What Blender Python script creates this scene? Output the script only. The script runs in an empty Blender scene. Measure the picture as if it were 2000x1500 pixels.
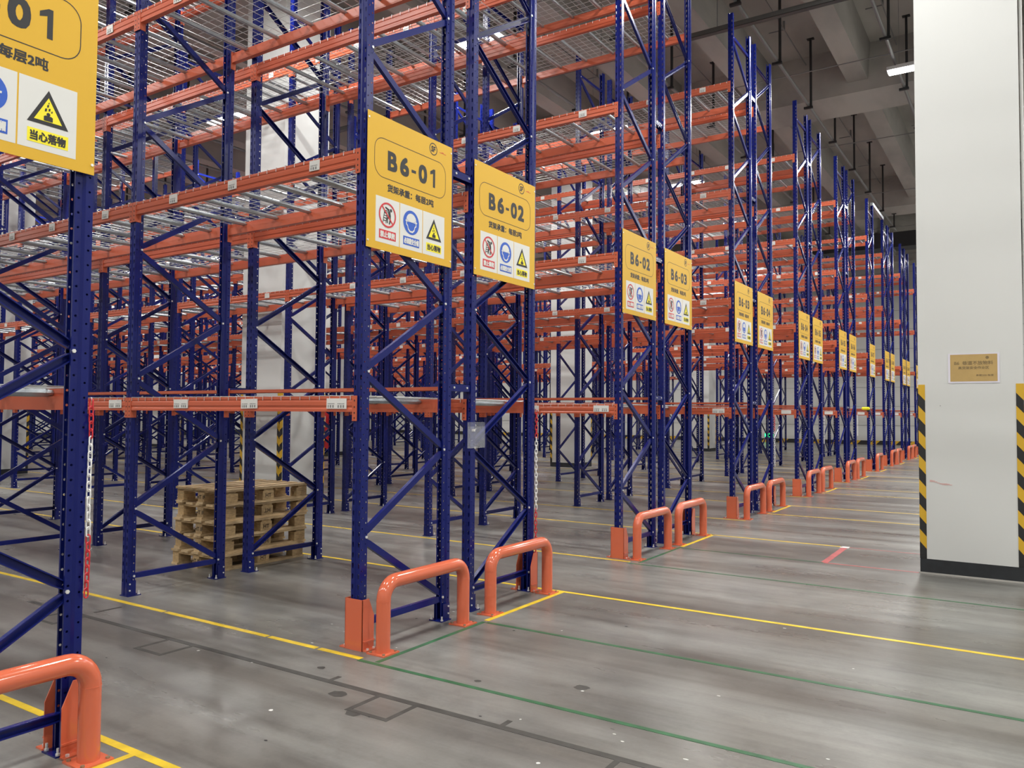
import bpy, math, random
from mathutils import Vector, Matrix
random.seed(7)
R = math.radians
scene = bpy.context.scene
COL = scene.collection

# ------------------------------------------------------------------ camera, world, exposure
CAM = Vector((3.8192, 0.0, 1.6))
YAW, PITCH, ROLL, FPX = R(33.049), R(2.110), R(0.388), 1543.713
fw = Vector((-math.sin(YAW) * math.cos(PITCH), math.cos(YAW) * math.cos(PITCH), math.sin(PITCH)))
r0 = Vector((math.cos(YAW), math.sin(YAW), 0)); u0 = r0.cross(fw)
rt = r0 * math.cos(ROLL) + u0 * math.sin(ROLL); up = u0 * math.cos(ROLL) - r0 * math.sin(ROLL)
cd = bpy.data.cameras.new('camera'); cam = bpy.data.objects.new('camera', cd); COL.objects.link(cam)
M = Matrix.Identity(4)
for i in range(3):
    M[i][0], M[i][1], M[i][2], M[i][3] = rt[i], up[i], -fw[i], CAM[i]
cam.matrix_world = M
cd.sensor_width = 36.0; cd.lens = 36.0 * FPX / 2000.0; cd.clip_start = 0.05; cd.clip_end = 200
scene.camera = cam
w = bpy.data.worlds.new('world'); scene.world = w; w.use_nodes = True
w.node_tree.nodes['Background'].inputs[0].default_value = (0.6, 0.65, 0.7, 1)
w.node_tree.nodes['Background'].inputs[1].default_value = 0.0
vs = scene.view_settings
vs.view_transform = 'Standard'; vs.look = 'None'; vs.gamma = 1.0; vs.use_curve_mapping = False
vs.exposure = -0.33
LAMP_W = 345.0          # watts of every ceiling lamp

# ------------------------------------------------------------------ materials
def mat(name, col, rough=0.5, metal=0.0, spec=0.5, var=0.0, vscale=4.0, bump=0.0, bscale=60.0, stretch=(1, 1, 1), col2=None, emit=0.0, alpha=1.0, rand=0.0):
    m = bpy.data.materials.new(name); m.use_nodes = True
    nt = m.node_tree; b = nt.nodes['Principled BSDF']
    b.inputs['Base Color'].default_value = (*col, 1); b.inputs['Roughness'].default_value = rough
    b.inputs['Metallic'].default_value = metal; b.inputs['Specular IOR Level'].default_value = spec
    b.inputs['Alpha'].default_value = alpha
    if emit:
        b.inputs['Emission Color'].default_value = (*col, 1); b.inputs['Emission Strength'].default_value = emit
    if var or bump:
        tc = nt.nodes.new('ShaderNodeTexCoord'); mp = nt.nodes.new('ShaderNodeMapping')
        mp.inputs['Scale'].default_value = stretch
        nt.links.new(tc.outputs['Object'], mp.inputs['Vector'])
    if var:
        n = nt.nodes.new('ShaderNodeTexNoise'); n.inputs['Scale'].default_value = vscale; n.inputs['Detail'].default_value = 5
        nt.links.new(mp.outputs[0], n.inputs['Vector'])
        rp = nt.nodes.new('ShaderNodeValToRGB')
        c2 = col2 if col2 else tuple(c * (1 - var) for c in col)
        rp.color_ramp.elements[0].position = 0.35; rp.color_ramp.elements[1].position = 0.65
        rp.color_ramp.elements[0].color = (*c2, 1); rp.color_ramp.elements[1].color = (*col, 1)
        nt.links.new(n.outputs['Fac'], rp.inputs[0]); nt.links.new(rp.outputs[0], b.inputs['Base Color'])
    if rand:
        oi = nt.nodes.new('ShaderNodeObjectInfo'); mr = nt.nodes.new('ShaderNodeMapRange')
        mr.inputs['To Min'].default_value = 1 - rand; mr.inputs['To Max'].default_value = 1 + rand * .35
        nt.links.new(oi.outputs['Random'], mr.inputs['Value'])
        mx = nt.nodes.new('ShaderNodeVectorMath'); mx.operation = 'SCALE'
        nt.links.new(rp.outputs[0], mx.inputs[0]); nt.links.new(mr.outputs[0], mx.inputs['Scale']); nt.links.new(mx.outputs[0], b.inputs['Base Color'])
    if bump:
        n2 = nt.nodes.new('ShaderNodeTexNoise'); n2.inputs['Scale'].default_value = bscale; n2.inputs['Detail'].default_value = 4
        nt.links.new(mp.outputs[0], n2.inputs['Vector'])
        bp = nt.nodes.new('ShaderNodeBump'); bp.inputs['Strength'].default_value = bump; bp.inputs['Distance'].default_value = 0.01
        nt.links.new(n2.outputs['Fac'], bp.inputs['Height']); nt.links.new(bp.outputs[0], b.inputs['Normal'])
    return m

BLUE = mat('blue_paint', (0.0050, 0.0105, 0.122), 0.24, spec=0.32)
ORANGE = mat('orange_paint', (0.54, 0.118, 0.058), 0.34, spec=0.4)
GUARD = mat('guard_orange', (0.64, 0.14, 0.066), 0.14, spec=0.7)
GALV = mat('galvanised_steel', (0.44, 0.48, 0.51), 0.34, metal=0.75, var=0.2, vscale=25)
WIRE = mat('wire_zinc', (0.62, 0.63, 0.64), 0.4, metal=0.55)
ZINC = mat('zinc_bolt', (0.85, 0.85, 0.83), 0.3, metal=0.5)
YELLOW = mat('sign_yellow', (0.70, 0.415, 0.034), 0.5, spec=0.3)
PWHITE = mat('print_white', (0.70, 0.70, 0.67), 0.5)
PBLACK = mat('print_black', (0.012, 0.012, 0.014), 0.5)
PRED = mat('print_red', (0.60, 0.025, 0.035), 0.5)
PBLUE = mat('print_blue', (0.02, 0.10, 0.52), 0.5)
PYEL = mat('print_yellow', (0.92, 0.80, 0.02), 0.5)
TYEL = mat('tape_yellow', (0.80, 0.56, 0.03), 0.45, var=0.25, vscale=9)
TGRN = mat('tape_green', (0.035, 0.145, 0.06), 0.45, var=0.4, vscale=9)
TRED = mat('tape_red', (0.50, 0.10, 0.10), 0.5, var=0.3, vscale=8)
TRES = mat('tape_residue_grey', (0.070, 0.068, 0.062), 0.5, var=0.35, vscale=12)
CLAD = mat('column_board', (0.60, 0.61, 0.595), 0.55)
PLINTH = mat('plinth_black', (0.018, 0.021, 0.025), 0.55, var=0.3, vscale=14)
HYEL = mat('hazard_yellow', (0.60, 0.36, 0.02), 0.5)
HBLK = mat('hazard_black', (0.015, 0.015, 0.016), 0.5)
WOOD = mat('pallet_wood', (0.62, 0.43, 0.215), 0.75, var=0.4, vscale=5, stretch=(5, 5, 26), bump=0.3, bscale=40, rand=0.35)
WOOD2 = mat('pallet_board_wood', (0.68, 0.50, 0.28), 0.75, var=0.35, vscale=5, stretch=(26, 3, 26), bump=0.3, bscale=40, rand=0.3)
BURN = mat('burnt_stamp', (0.03, 0.02, 0.012), 0.8)
PIPE = mat('pipe_grey', (0.24, 0.245, 0.245), 0.45, metal=0.3)
TRAYM = mat('tray_dark', (0.10, 0.10, 0.095), 0.5, metal=0.3)
DARK = mat('dark_steel', (0.02, 0.021, 0.023), 0.55)
CONC = mat('ceiling_concrete', (0.47, 0.452, 0.42), 0.85, var=0.35, vscale=0.9, stretch=(1, 0.35, 1), bump=0.25, bscale=14)
WALLM = mat('wall_white', (0.54, 0.54, 0.52), 0.6)
HOUSE = mat('lamp_housing', (0.72, 0.72, 0.72), 0.4)
CLEAR = mat('clear_plastic', (0.85, 0.87, 0.9), 0.3, alpha=0.07, spec=0.3)
CRED = mat('chain_red', (0.62, 0.03, 0.04), 0.4)
CWHT = mat('chain_white', (0.85, 0.85, 0.83), 0.4)
FIRE = mat('fire_red', (0.55, 0.02, 0.025), 0.4)
PAPER = mat('notice_paper', (0.47, 0.32, 0.12), 0.35, var=0.08, vscale=9)
FADED = mat('faded_ink', (0.20, 0.14, 0.06), 0.6)
GLOWG = mat('exit_green', (0.02, 1.0, 0.25), 0.5, emit=4.0)
BAND = mat('dark_band', (0.03, 0.032, 0.035), 0.6)

def lamp_mat():
    m = mat('lamp_diffuser', (1.0, 0.98, 0.95), 0.5, emit=30.0)
    return m
LAMP = lamp_mat()

def floor_mat():
    m = bpy.data.materials.new('polished_concrete'); m.use_nodes = True
    nt = m.node_tree; b = nt.nodes['Principled BSDF']; N = nt.nodes.new; Lk = nt.links.new
    tc = N('ShaderNodeTexCoord')
    def noise(sc, stretch, det=5, rough=0.55):
        mp = N('ShaderNodeMapping'); mp.inputs['Scale'].default_value = stretch; Lk(tc.outputs['Object'], mp.inputs['Vector'])
        n = N('ShaderNodeTexNoise'); n.inputs['Scale'].default_value = sc; n.inputs['Detail'].default_value = det
        n.inputs['Roughness'].default_value = rough; Lk(mp.outputs[0], n.inputs['Vector']); return n
    def ramp(n, p0, c0, p1, c1):
        r = N('ShaderNodeValToRGB'); e = r.color_ramp.elements
        e[0].position, e[1].position = p0, p1; e[0].color, e[1].color = c0, c1
        Lk(n.outputs['Fac'], r.inputs[0]); return r
    def mix(a, bb, mode='MULTIPLY', f=1.0):
        x = N('ShaderNodeMix'); x.data_type = 'RGBA'; x.blend_type = mode; x.inputs[0].default_value = f
        Lk(a, x.inputs[6]); Lk(bb, x.inputs[7]); return x.outputs[2]
    g = lambda v: (v, v, v, 1)
    cloud = ramp(noise(0.75, (0.55, 1.0, 1), 7, 0.62), 0.34, (0.172, 0.171, 0.158, 1), 0.66, (0.292, 0.290, 0.271, 1))
    smudge = ramp(noise(1.6, (0.5, 1.2, 1), 8, 0.68), 0.34, (0.76, 0.76, 0.77, 1), 0.54, g(1.0))
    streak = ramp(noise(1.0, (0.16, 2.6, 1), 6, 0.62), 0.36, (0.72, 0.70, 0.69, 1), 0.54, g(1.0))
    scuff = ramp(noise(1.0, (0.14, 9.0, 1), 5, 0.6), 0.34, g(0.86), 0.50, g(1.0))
    spot = ramp(noise(7.0, (1, 1, 1), 5, 0.6), 0.30, g(0.86), 0.46, g(1.0))
    fine = ramp(noise(45.0, (1, 1, 1), 3), 0.2, g(0.93), 0.8, g(1.06))
    light = ramp(noise(1.3, (0.45, 1.3, 1), 7, 0.65), 0.57, g(1.0), 0.74, (1.26, 1.26, 1.22, 1))
    pale = ramp(noise(3.2, (0.35, 1.5, 1), 8, 0.7), 0.62, g(1.0), 0.72, (1.22, 1.21, 1.16, 1))
    # broad darker brownish bands stretched along X, placed by noise alone
    x_band = ramp(noise(0.55, (0.03, 1.6, 1), 3), 0.44, (0.72, 0.69, 0.67, 1), 0.56, g(1.0))
    c = cloud.outputs[0]
    for n_ in (smudge, streak, scuff, spot, fine, light, pale, x_band): c = mix(c, n_.outputs[0])
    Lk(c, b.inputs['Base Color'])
    rr = ramp(noise(1.3, (0.4, 1.6, 1), 5), 0.3, g(0.24), 0.7, g(0.40)); Lk(rr.outputs[0], b.inputs['Roughness'])
    b.inputs['Specular IOR Level'].default_value = 0.5
    bn = N('ShaderNodeBump'); bn.inputs['Strength'].default_value = 0.06; bn.inputs['Distance'].default_value = 0.004
    Lk(noise(22, (1, 1, 1), 3).outputs['Fac'], bn.inputs['Height']); Lk(bn.outputs[0], b.inputs['Normal'])
    return m
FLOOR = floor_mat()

# ------------------------------------------------------------------ helpers
class MB:
    def __init__(s): s.v = []; s.f = []; s.m = []
    def add(s, vs_, fs_, mi=0):
        o = len(s.v); s.v += [tuple(p) for p in vs_]; s.f += [tuple(i + o for i in f) for f in fs_]; s.m += [mi] * len(fs_); return s
    def box(s, x0, x1, y0, y1, z0, z1, mi=0):
        return s.add([(x0, y0, z0), (x1, y0, z0), (x1, y1, z0), (x0, y1, z0), (x0, y0, z1), (x1, y0, z1), (x1, y1, z1), (x0, y1, z1)],
                     [(0, 3, 2, 1), (4, 5, 6, 7), (0, 1, 5, 4), (1, 2, 6, 5), (2, 3, 7, 6), (3, 0, 4, 7)], mi)
    def tube(s, pts, r, n=8, mi=0, cap=True, ry=None):
        pts = [Vector(p) for p in pts]; rs = r if isinstance(r, (list, tuple)) else [r] * len(pts)
        ring = []; prev = None
        for i, p in enumerate(pts):
            t = (pts[min(i + 1, len(pts) - 1)] - pts[max(i - 1, 0)]).normalized()
            a = Vector((0, 0, 1)) if abs(t.z) < 0.95 else Vector((1, 0, 0))
            if prev is not None: a = prev
            x = a.cross(t)
            if x.length < 1e-4: x = Vector((1, 0, 0)).cross(t)
            x.normalize(); y = t.cross(x).normalized(); prev = y
            ring.append([p + x * math.cos(2 * math.pi * k / n) * rs[i] + y * math.sin(2 * math.pi * k / n) * rs[i] for k in range(n)])
        vv = [q for g_ in ring for q in g_]; ff = []
        for i in range(len(pts) - 1):
            for k in range(n):
                ff.append((i * n + k, i * n + (k + 1) % n, (i + 1) * n + (k + 1) % n, (i + 1) * n + k))
        if cap:
            ff.append(tuple(range(n - 1, -1, -1))); ff.append(tuple((len(pts) - 1) * n + k for k in range(n)))
        return s.add(vv, ff, mi)
    def extrude(s, prof, axis, a, b, mi=0, caps=True):
        """closed 2D profile extruded along axis ('x': profile=(y,z); 'z': profile=(x,y))"""
        n = len(prof)
        P = (lambda q, t: (t, q[0], q[1])) if axis == 'x' else ((lambda q, t: (q[0], q[1], t)) if axis == 'z' else (lambda q, t: (q[0], t, q[1])))
        vv = [P(q, a) for q in prof] + [P(q, b) for q in prof]
        ff = [(i, (i + 1) % n, n + (i + 1) % n, n + i) for i in range(n)]
        if caps: ff += [tuple(range(n - 1, -1, -1)), tuple(range(n, 2 * n))]
        return s.add(vv, ff, mi)
    def poly(s, pts, z=0.0, mi=0):
        return s.add([(p[0], p[1], z) for p in pts], [tuple(range(len(pts)))], mi)
    def ring(s, cx, cy, r0_, r1_, z, n=32, mi=0, a0=0, a1=2 * math.pi, sy=1.0):
        vv = []; full = abs(a1 - a0 - 2 * math.pi) < 1e-6; k = n if full else n + 1
        for i in range(k):
            a = a0 + (a1 - a0) * i / n
            vv += [(cx + r0_ * math.cos(a), cy + r0_ * math.sin(a) * sy, z), (cx + r1_ * math.cos(a), cy + r1_ * math.sin(a) * sy, z)]
        ff = []
        for i in range(n):
            j = (i + 1) % k
            ff.append((2 * i, 2 * i + 1, 2 * j + 1, 2 * j))
        return s.add(vv, ff, mi)
    def disc(s, cx, cy, r, z, n=28, mi=0, sy=1.0):
        return s.poly([(cx + r * math.cos(2 * math.pi * i / n), cy + r * math.sin(2 * math.pi * i / n) * sy) for i in range(n)], z, mi)
    def mesh(s, name, mats, smooth=False):
        me = bpy.data.meshes.new(name); me.from_pydata(s.v, [], s.f)
        for m_ in (mats if isinstance(mats, (list, tuple)) else [mats]): me.materials.append(m_)
        me.polygons.foreach_set('material_index', s.m)
        if smooth: me.polygons.foreach_set('use_smooth', [True] * len(s.f))
        me.update(); return me
def smooth_by_angle(me, ang=40):
    me.polygons.foreach_set('use_smooth', [True] * len(me.polygons)); me.set_sharp_from_angle(angle=R(ang)); return me

def obj(name, data, parent=None, loc=(0, 0, 0), rz=0.0, rot=None):
    o = bpy.data.objects.new(name, data); COL.objects.link(o)
    o.location = loc; o.rotation_euler = rot if rot else (0, 0, rz)
    if parent is not None: o.parent = parent
    return o
def thing(name, label, cat, loc=(0, 0, 0), rz=0.0, group=None, rot=None, data=None):
    o = obj(name, data, None, loc, rz, rot); o['label'] = label; o['category'] = cat
    if group: o['group'] = group
    return o
def struct(name, data, loc=(0, 0, 0)):
    o = obj(name, data, None, loc); o['kind'] = 'structure'; return o

TEXT = {}
def text_mesh(body, size, m, bold=0.0, shear=0.0, width=None, height=None):
    """flat lettering centred on the origin, made bolder by overlaid shifted copies"""
    key = (body, size, m.name, bold, shear, width, height)
    if key in TEXT: return TEXT[key]
    cu = bpy.data.curves.new('lettering', 'FONT'); cu.body = body; cu.size = size; cu.resolution_u = 3
    cu.shear = shear; cu.fill_mode = 'FRONT'
    o = bpy.data.objects.new('lettering', cu); COL.objects.link(o)
    dg = bpy.context.evaluated_depsgraph_get()
    t_ = bpy.data.meshes.new_from_object(o.evaluated_get(dg))
    vs_ = [tuple(v.co) for v in t_.vertices]; fs_ = [tuple(p.vertices) for p in t_.polygons]
    bpy.data.objects.remove(o); bpy.data.curves.remove(cu); bpy.data.meshes.remove(t_)
    xs = [v[0] for v in vs_]; ys = [v[1] for v in vs_]
    cx, cy = (min(xs) + max(xs)) / 2, (min(ys) + max(ys)) / 2
    kx = (width - 2 * bold) / (max(xs) - min(xs)) if width else 1.0
    ky = (height - 2 * bold) / (max(ys) - min(ys)) if height else 1.0
    mb = MB(); sh = [(0, 0)] if not bold else [(bold, bold), (-bold, bold), (bold, -bold), (-bold, -bold), (bold, 0), (-bold, 0), (0, bold), (0, -bold)]
    for i, (dx, dy) in enumerate(sh): mb.add([((v[0] - cx) * kx + dx, (v[1] - cy) * ky + dy, i * .00002) for v in vs_], fs_)
    TEXT[key] = mb.mesh('lettering', m); return TEXT[key]

# ------------------------------------------------------------------ the building
XL, XR, YF, YB, ZC = -43.0, 12.5, -9.0, 47.6, 10.6
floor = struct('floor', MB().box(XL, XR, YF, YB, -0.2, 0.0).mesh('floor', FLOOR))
def wall(name, x0, x1, y0, y1):
    return struct(name, MB().box(x0, x1, y0, y1, 0, ZC).mesh(name, WALLM))
wb = wall('wall_back', XL, XR, YB, YB + 0.3)
wl = wall('wall_left', XL - 0.3, XL, YF, YB)
wall('wall_right', XR, XR + 0.3, YF, YB)
wall('wall_front', XL, XR, YF - 0.3, YF)
# horizontal panel joints and the hazard painted base band of the far wall
for k in range(1, 10):
    obj('panel_joint', MB().box(XL, XR, YB - 0.012, YB, k * 1.05, k * 1.05 + 0.018).mesh('panel_joint', PIPE), wb)
bb = struct('baseboard_back', MB().box(XL, XR, YB - 0.02, YB, 0, 0.22).mesh('baseboard', HBLK))
bm_y = MB().add([(0, 0, 0), (0.38, 0, 0), (0.60, 0, 0.22), (0.22, 0, 0.22), (0, -0.006, 0), (0.38, -0.006, 0), (0.60, -0.006, 0.22), (0.22, -0.006, 0.22)],
                [(4, 5, 6, 7), (0, 1, 5, 4), (1, 2, 6, 5), (2, 3, 7, 6), (3, 0, 4, 7)]).mesh('hazard_stripe', HYEL)
for k in range(34):
    obj('hazard_stripe', bm_y, bb, (-30 + k * 0.98, YB - 0.021, 0))
for nm, v in (('baseboard_left', (XL, XL + 0.02, YF, YB)), ):
    struct(nm, MB().box(*v, 0, 0.32).mesh(nm, PLINTH))

ceiling = struct('ceiling', MB().box(XL, XR, YF, YB, ZC, ZC + 0.25).mesh('ceiling', CONC))
GIRD = [-2.2, 9.55, 21.15, 33.2, 45.0]
def trap(w_top, w_bot, z1, z0): return [(-w_bot / 2, z0), (w_bot / 2, z0), (w_top / 2, z1), (-w_top / 2, z1)]
ybm = MB().extrude(trap(0.58, 0.46, ZC, 9.72), 'y', YF, YB).mesh('concrete_beam', CONC)
for k in range(-4, 18):
    struct('ceiling_beam', ybm, (0.50 - 2.38 * k, 0, 0))
gm = MB().box(XL, XR, -0.75, 0.75, 9.45, ZC).mesh('concrete_girder', CONC)
for y in GIRD: struct('ceiling_girder', gm, (0, y, 0))

# ------------------------------------------------------------------ floor markings (parts of the floor)
def tape(x0, x1, y0, y1, m, name='floor_tape', z=0.0015):
    x, y = (x0 + x1) / 2, (y0 + y1) / 2
    o = obj(name, MB().box(x0 - x, x1 - x, y0 - y, y1 - y, 0, z).mesh(name, m), floor, (x, y, 0)); return o

ROWS = {0: (1.125, 2.033), 1: (3.985, 4.893), 2: (5.244, 6.145), 3: (8.082, 8.985), 4: (9.308, 10.222), 5: (12.14, 13.065), 6: (13.39, 14.305),
        7: (16.24, 17.18), 8: (17.50, 18.41), 9: (20.30, 21.215), 10: (21.63, 22.545), 11: (24.74, 25.72), 12: (27.72, 28.63), 13: (28.97, 29.88),
        14: (32.01, 32.93), 15: (33.20, 34.12), 16: (36.32, 37.23)}
D = 0.908; L = 2.7202; LV = 1.7093; TOP = 7.925
def nbays(r):
    return max(4, min(14, int(math.ceil((ROWS[r][1] * 2.3 + 2.5) / L))))
tw = 0.045
tape(-12.0, 0.62, 2.175, 2.175 + tw, TYEL); tape(0.29, 0.33, 0.9, 2.175, TYEL)
# broken runs along the first aisle
for a, b in ((-14, -5.2), (-5.17, -1.96), (-1.935, -0.735), (-0.71, -0.235), (-0.21, 0.175)):
    tape(a, b, 3.805, 3.805 + tw, TYEL)
tape(0.18, 6.5, 3.78, 3.815, TGRN); tape(0.295, 0.33, 3.83, 5.02, TGRN); tape(0.34, 7.0, 5.0, 5.035, TGRN)
tape(-18, 0.24, 6.235, 6.28, TYEL); tape(0.24, 9.0, 6.24, 6.285, TYEL); tape(0.285, 0.33, 5.06, 6.24, TYEL)
tape(-24, 0.20, 7.905, 7.95, TYEL); tape(0.20, 9.0, 7.84, 7.87, TGRN); tape(0.29, 0.325, 7.93, 9.16, TGRN); tape(0.33, 1.95, 9.085, 9.11, TGRN)
tape(-27, 0.28, 10.34, 10.385, TYEL); tape(0.28, 1.92, 10.305, 10.345, TYEL); tape(0.285, 0.33, 9.19, 10.34, TYEL)
tape(1.90, 2.0, 10.25, 10.36, PWHITE); tape(1.92, 1.99, 9.12, 10.25, TRED); tape(1.95, 2.88, 9.08, 9.11, TRED); tape(2.0, 2.9, 10.30, 10.32, TRED)
for r in (5, 7, 9, 12, 14):
    tape(-33, 0.24, ROWS[r][0] - 0.175, ROWS[r][0] - 0.13, TYEL)
    if r + 1 in ROWS:
        yb_ = ROWS[r + 1][1]
        tape(-33, 2.6, yb_ + 0.115, yb_ + 0.16, TYEL); tape(0.285, 0.33, ROWS[r + 1][0] - 0.1, yb_ + 0.115, TYEL)
        tape(0.24, 2.6, ROWS[r + 1][0] - 0.36, ROWS[r + 1][0] - 0.32, TYEL)
tape(-33, 0.24, 24.56, 24.605, TYEL); tape(-33, 2.2, 25.84, 25.885, TYEL); tape(0.285, 0.33, 24.7, 25.8, TYEL)
# residue of lifted tape: a long dark line with small boxes
tape(-3.2, 4.2, 3.38, 3.425, TRES, 'tape_residue')
for cx in (-1.25, 0.72, -2.6, 2.2):
    for q in ((cx, cx + 0.03, 3.16, 3.38), (cx + 0.27, cx + 0.30, 3.16, 3.38), (cx, cx + 0.30, 3.13, 3.16)):
        tape(*q, TRES, 'tape_residue')
tape(-2.4, -2.37, 3.5, 3.72, TRES, 'tape_residue'); tape(0.30, 0.33, 3.425, 3.50, TRES, 'tape_residue'); tape(1.53, 1.56, 3.425, 3.50, TRES, 'tape_residue')
def spot(x, y, rx, ry, m=TRES, name='floor_stain'):
    mb = MB(); n = 14
    pts = [(math.cos(2 * math.pi * i / n) * rx * random.uniform(.8, 1.15), math.sin(2 * math.pi * i / n) * ry * random.uniform(.8, 1.15)) for i in range(n)]
    mb.poly(pts, 0.001); obj(name, mb.mesh(name, m), floor, (x, y, 0))
for x, y, s_ in ((0.52, 3.28, .06), (0.80, 3.12, .05), (1.62, 4.15, .05), (0.1, 3.55, .03), (1.05, 3.9, .025)): spot(x, y, s_, s_ * .8)
for i in range(34):
    spot(random.uniform(-1.2, 3.2), random.uniform(2.4, 6.5), random.uniform(.006, .014), random.uniform(.005, .012), random.choice([PWHITE, PWHITE, HBLK]), 'paint_fleck')

# ------------------------------------------------------------------ columns
def stripe_pieces(parent, x0, x1, y, z0, z1, flip=False, n=14):
    h = (z1 - z0) / n; sk = 0.075
    for k in range(n):
        a = z0 + k * h; b_ = a + h
        l0, l1 = (a, b_); q0, q1 = a - sk, b_ - sk
        c = lambda z: max(z0, min(z1, z))
        pl = [(x0, c(l0 + sk * .5)), (x1, c(q0 + sk * .5)), (x1, c(q1 + sk * .5)), (x0, c(l1 + sk * .5))]
        if k == 0: pl[0] = (x0, z0); pl[1] = (x1, z0)
        if k == n - 1: pl[2] = (x1, z1); pl[3] = (x0, z1)
        mb = MB(); mb.extrude(pl, 'y', -0.003, 0.0)
        obj('hazard_stripe', mb.mesh('hazard_stripe', HYEL if k % 2 else HBLK), parent, (0, y, 0))
def column(cx, cy, s, label, zt=9.5):
    c = thing('column', label, 'column', (cx, cy, 0), group='clad building columns')
    h = s / 2
    obj('core', MB().box(-h + .02, h - .02, -h + .02, h - .02, 0, zt).mesh('core', CLAD), c)
    # cladding boards set between the corner strips
    t = 0.012
    obj('cladding_board', MB().box(-h + .062, h - .062, -h, -h + .021, .15, zt).mesh('cladding_board', CLAD), c)
    obj('cladding_board', MB().box(h - .021, h, -h + .062, h - .062, .15, zt).mesh('cladding_board', CLAD), c)
    obj('cladding_board', MB().box(-h + .062, h - .062, h - .021, h, .15, zt).mesh('cladding_board', CLAD), c)
    obj('cladding_board', MB().box(-h, -h + .021, -h + .062, h - .062, .15, zt).mesh('cladding_board', CLAD), c)
    for sx in (-1, 1):
        for sy in (-1, 1):
            x0, x1 = sorted((sx * (h + .001), sx * (h - .062))); y0, y1 = sorted((sy * (h + .001), sy * (h - .062)))
            ca = obj('corner_angle', MB().box(x0, x1, y0, y1, .15, 1.92).mesh('corner_angle', HBLK), c)
            obj('corner_trim', MB().box(x0, x1, y0, y1, 1.92, zt).mesh('corner_trim', CLAD), c)
            if sy < 0: stripe_pieces(ca, x0, x1, -h - .001, .16, 1.92)
            if sx > 0:
                # stripes on the +X leg of the angle
                for k in range(14):
                    a = .16 + k * .1257
                    if k % 2:
                        mb = MB().add([(h + .001, y0, a), (h + .001, y1, a + .05), (h + .001, y1, min(1.92, a + .176)), (h + .001, y0, a + .126),
                                       (h + .004, y0, a), (h + .004, y1, a + .05), (h + .004, y1, min(1.92, a + .176)), (h + .004, y0, a + .126)],
                                      [(4, 5, 6, 7), (0, 1, 5, 4), (1, 2, 6, 5), (2, 3, 7, 6), (3, 0, 4, 7)])
                        obj('hazard_stripe', mb.mesh('hazard_stripe', HYEL), ca)
    obj('plinth', MB().box(-h, h, -h, h, 0.012, .15).mesh('plinth', PLINTH), c)
    obj('grout_bed', MB().box(-h - .012, h + .012, -h - .012, h + .012, 0, .014).mesh('grout_bed', CONC), c)
    return c
S = 0.91
mc = column(3.345, 9.09 + S / 2, S, 'white clad column with a notice taped on its face, beside the open main aisle')
mc['group'] = 'clad building columns'
column(-7.29, 9.09 + .51, 1.02, 'white clad column standing behind the stack of wooden pallets')
column(-17.55, 9.10 + S / 2, S, 'white clad column deep in the racking, the next past the pallet-stack column in its line')
column(-7.65, 20.45 + S / 2, S, 'white clad column seen through the rack behind the B6-02 and B6-03 signs')
column(-17.75, 20.5 + S / 2, S, 'white clad column with a red fire cabinet on its front')
column(-8.0, 32.9 + S / 2, S, 'white clad column far back toward the end wall')
column(-28.0, 20.5 + S / 2, S, 'white clad column far off, beyond the one with the fire cabinet')
mb = MB()
for i in range(9):
    x_ = -.36 + i * .022; mb.box(x_, x_ + .024, -.4565, -.4555, .93 - .004 * i + .006 * math.sin(i), .945 - .0045 * i + .006 * math.sin(i + 1))
obj('scuff_mark', mb.mesh('scuff_mark', mat('scuff_red', (.62, .40, .38), .6)), mc)
obj('scuff_mark', MB().box(-.26, -.252, -.4565, -.4555, 1.70, 1.708).mesh('scuff_mark', PIPE), mc)
# pale round downpipe against the main column
dp = thing('downpipe', 'thin white downpipe running up the side of the main aisle column', 'pipe', (3.80 + .026, 9.86, 0))
obj('pipe_run', smooth_by_angle(MB().tube([(0, 0, .5), (0, 0, 9.45)], .016, 10).mesh('pipe_run', CWHT)), dp)
for z in (2.2, 4.3, 6.2): obj('pipe_coupling', MB().tube([(0, 0, z), (0, 0, z + .1)], .019, 10).mesh('pipe_coupling', CWHT), dp)
obj('pipe_shoe', MB().box(-.018, .02, -.03, .03, .42, .52).mesh('pipe_shoe', PIPE), dp)
obj('pipe_tail', MB().tube([(0, 0, .015), (0, 0, .44)], .016, 10).mesh('pipe_tail', CWHT), dp)

# notice in a plastic sleeve on the main column
nt_ = thing('wall_notice', 'brown paper notice in a clear sleeve on the white column', 'notice', (3.385, 9.088, 2.079), rot=(R(90), 0, 0))
obj('sleeve', MB().box(-.222, .222, -.148, .148, 0.0, .002).mesh('sleeve', mat('sleeve_lilac', (0.66, 0.64, 0.72), 0.25)), nt_)
obj('paper', MB().box(-.203, .203, -.132, .138, .002, .003).mesh('paper', PAPER), nt_)
obj('notice_text', text_mesh('B6  巷道不放物料', .052, FADED, .0008, width=.335, height=.04), nt_, (.0, .052, .0036))
obj('notice_text', text_mesh('高货架安全作业区', .036, FADED, .0006, width=.265, height=.03), nt_, (.0, .004, .0036))
obj('notice_text', text_mesh('承载200·每层', .026, FADED, .0003, width=.15, height=.02), nt_, (.095, -.072, .0036))
obj('notice_logo', MB().disc(.118, .103, .015, .0036).mesh('notice_logo', FADED), nt_)

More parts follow.
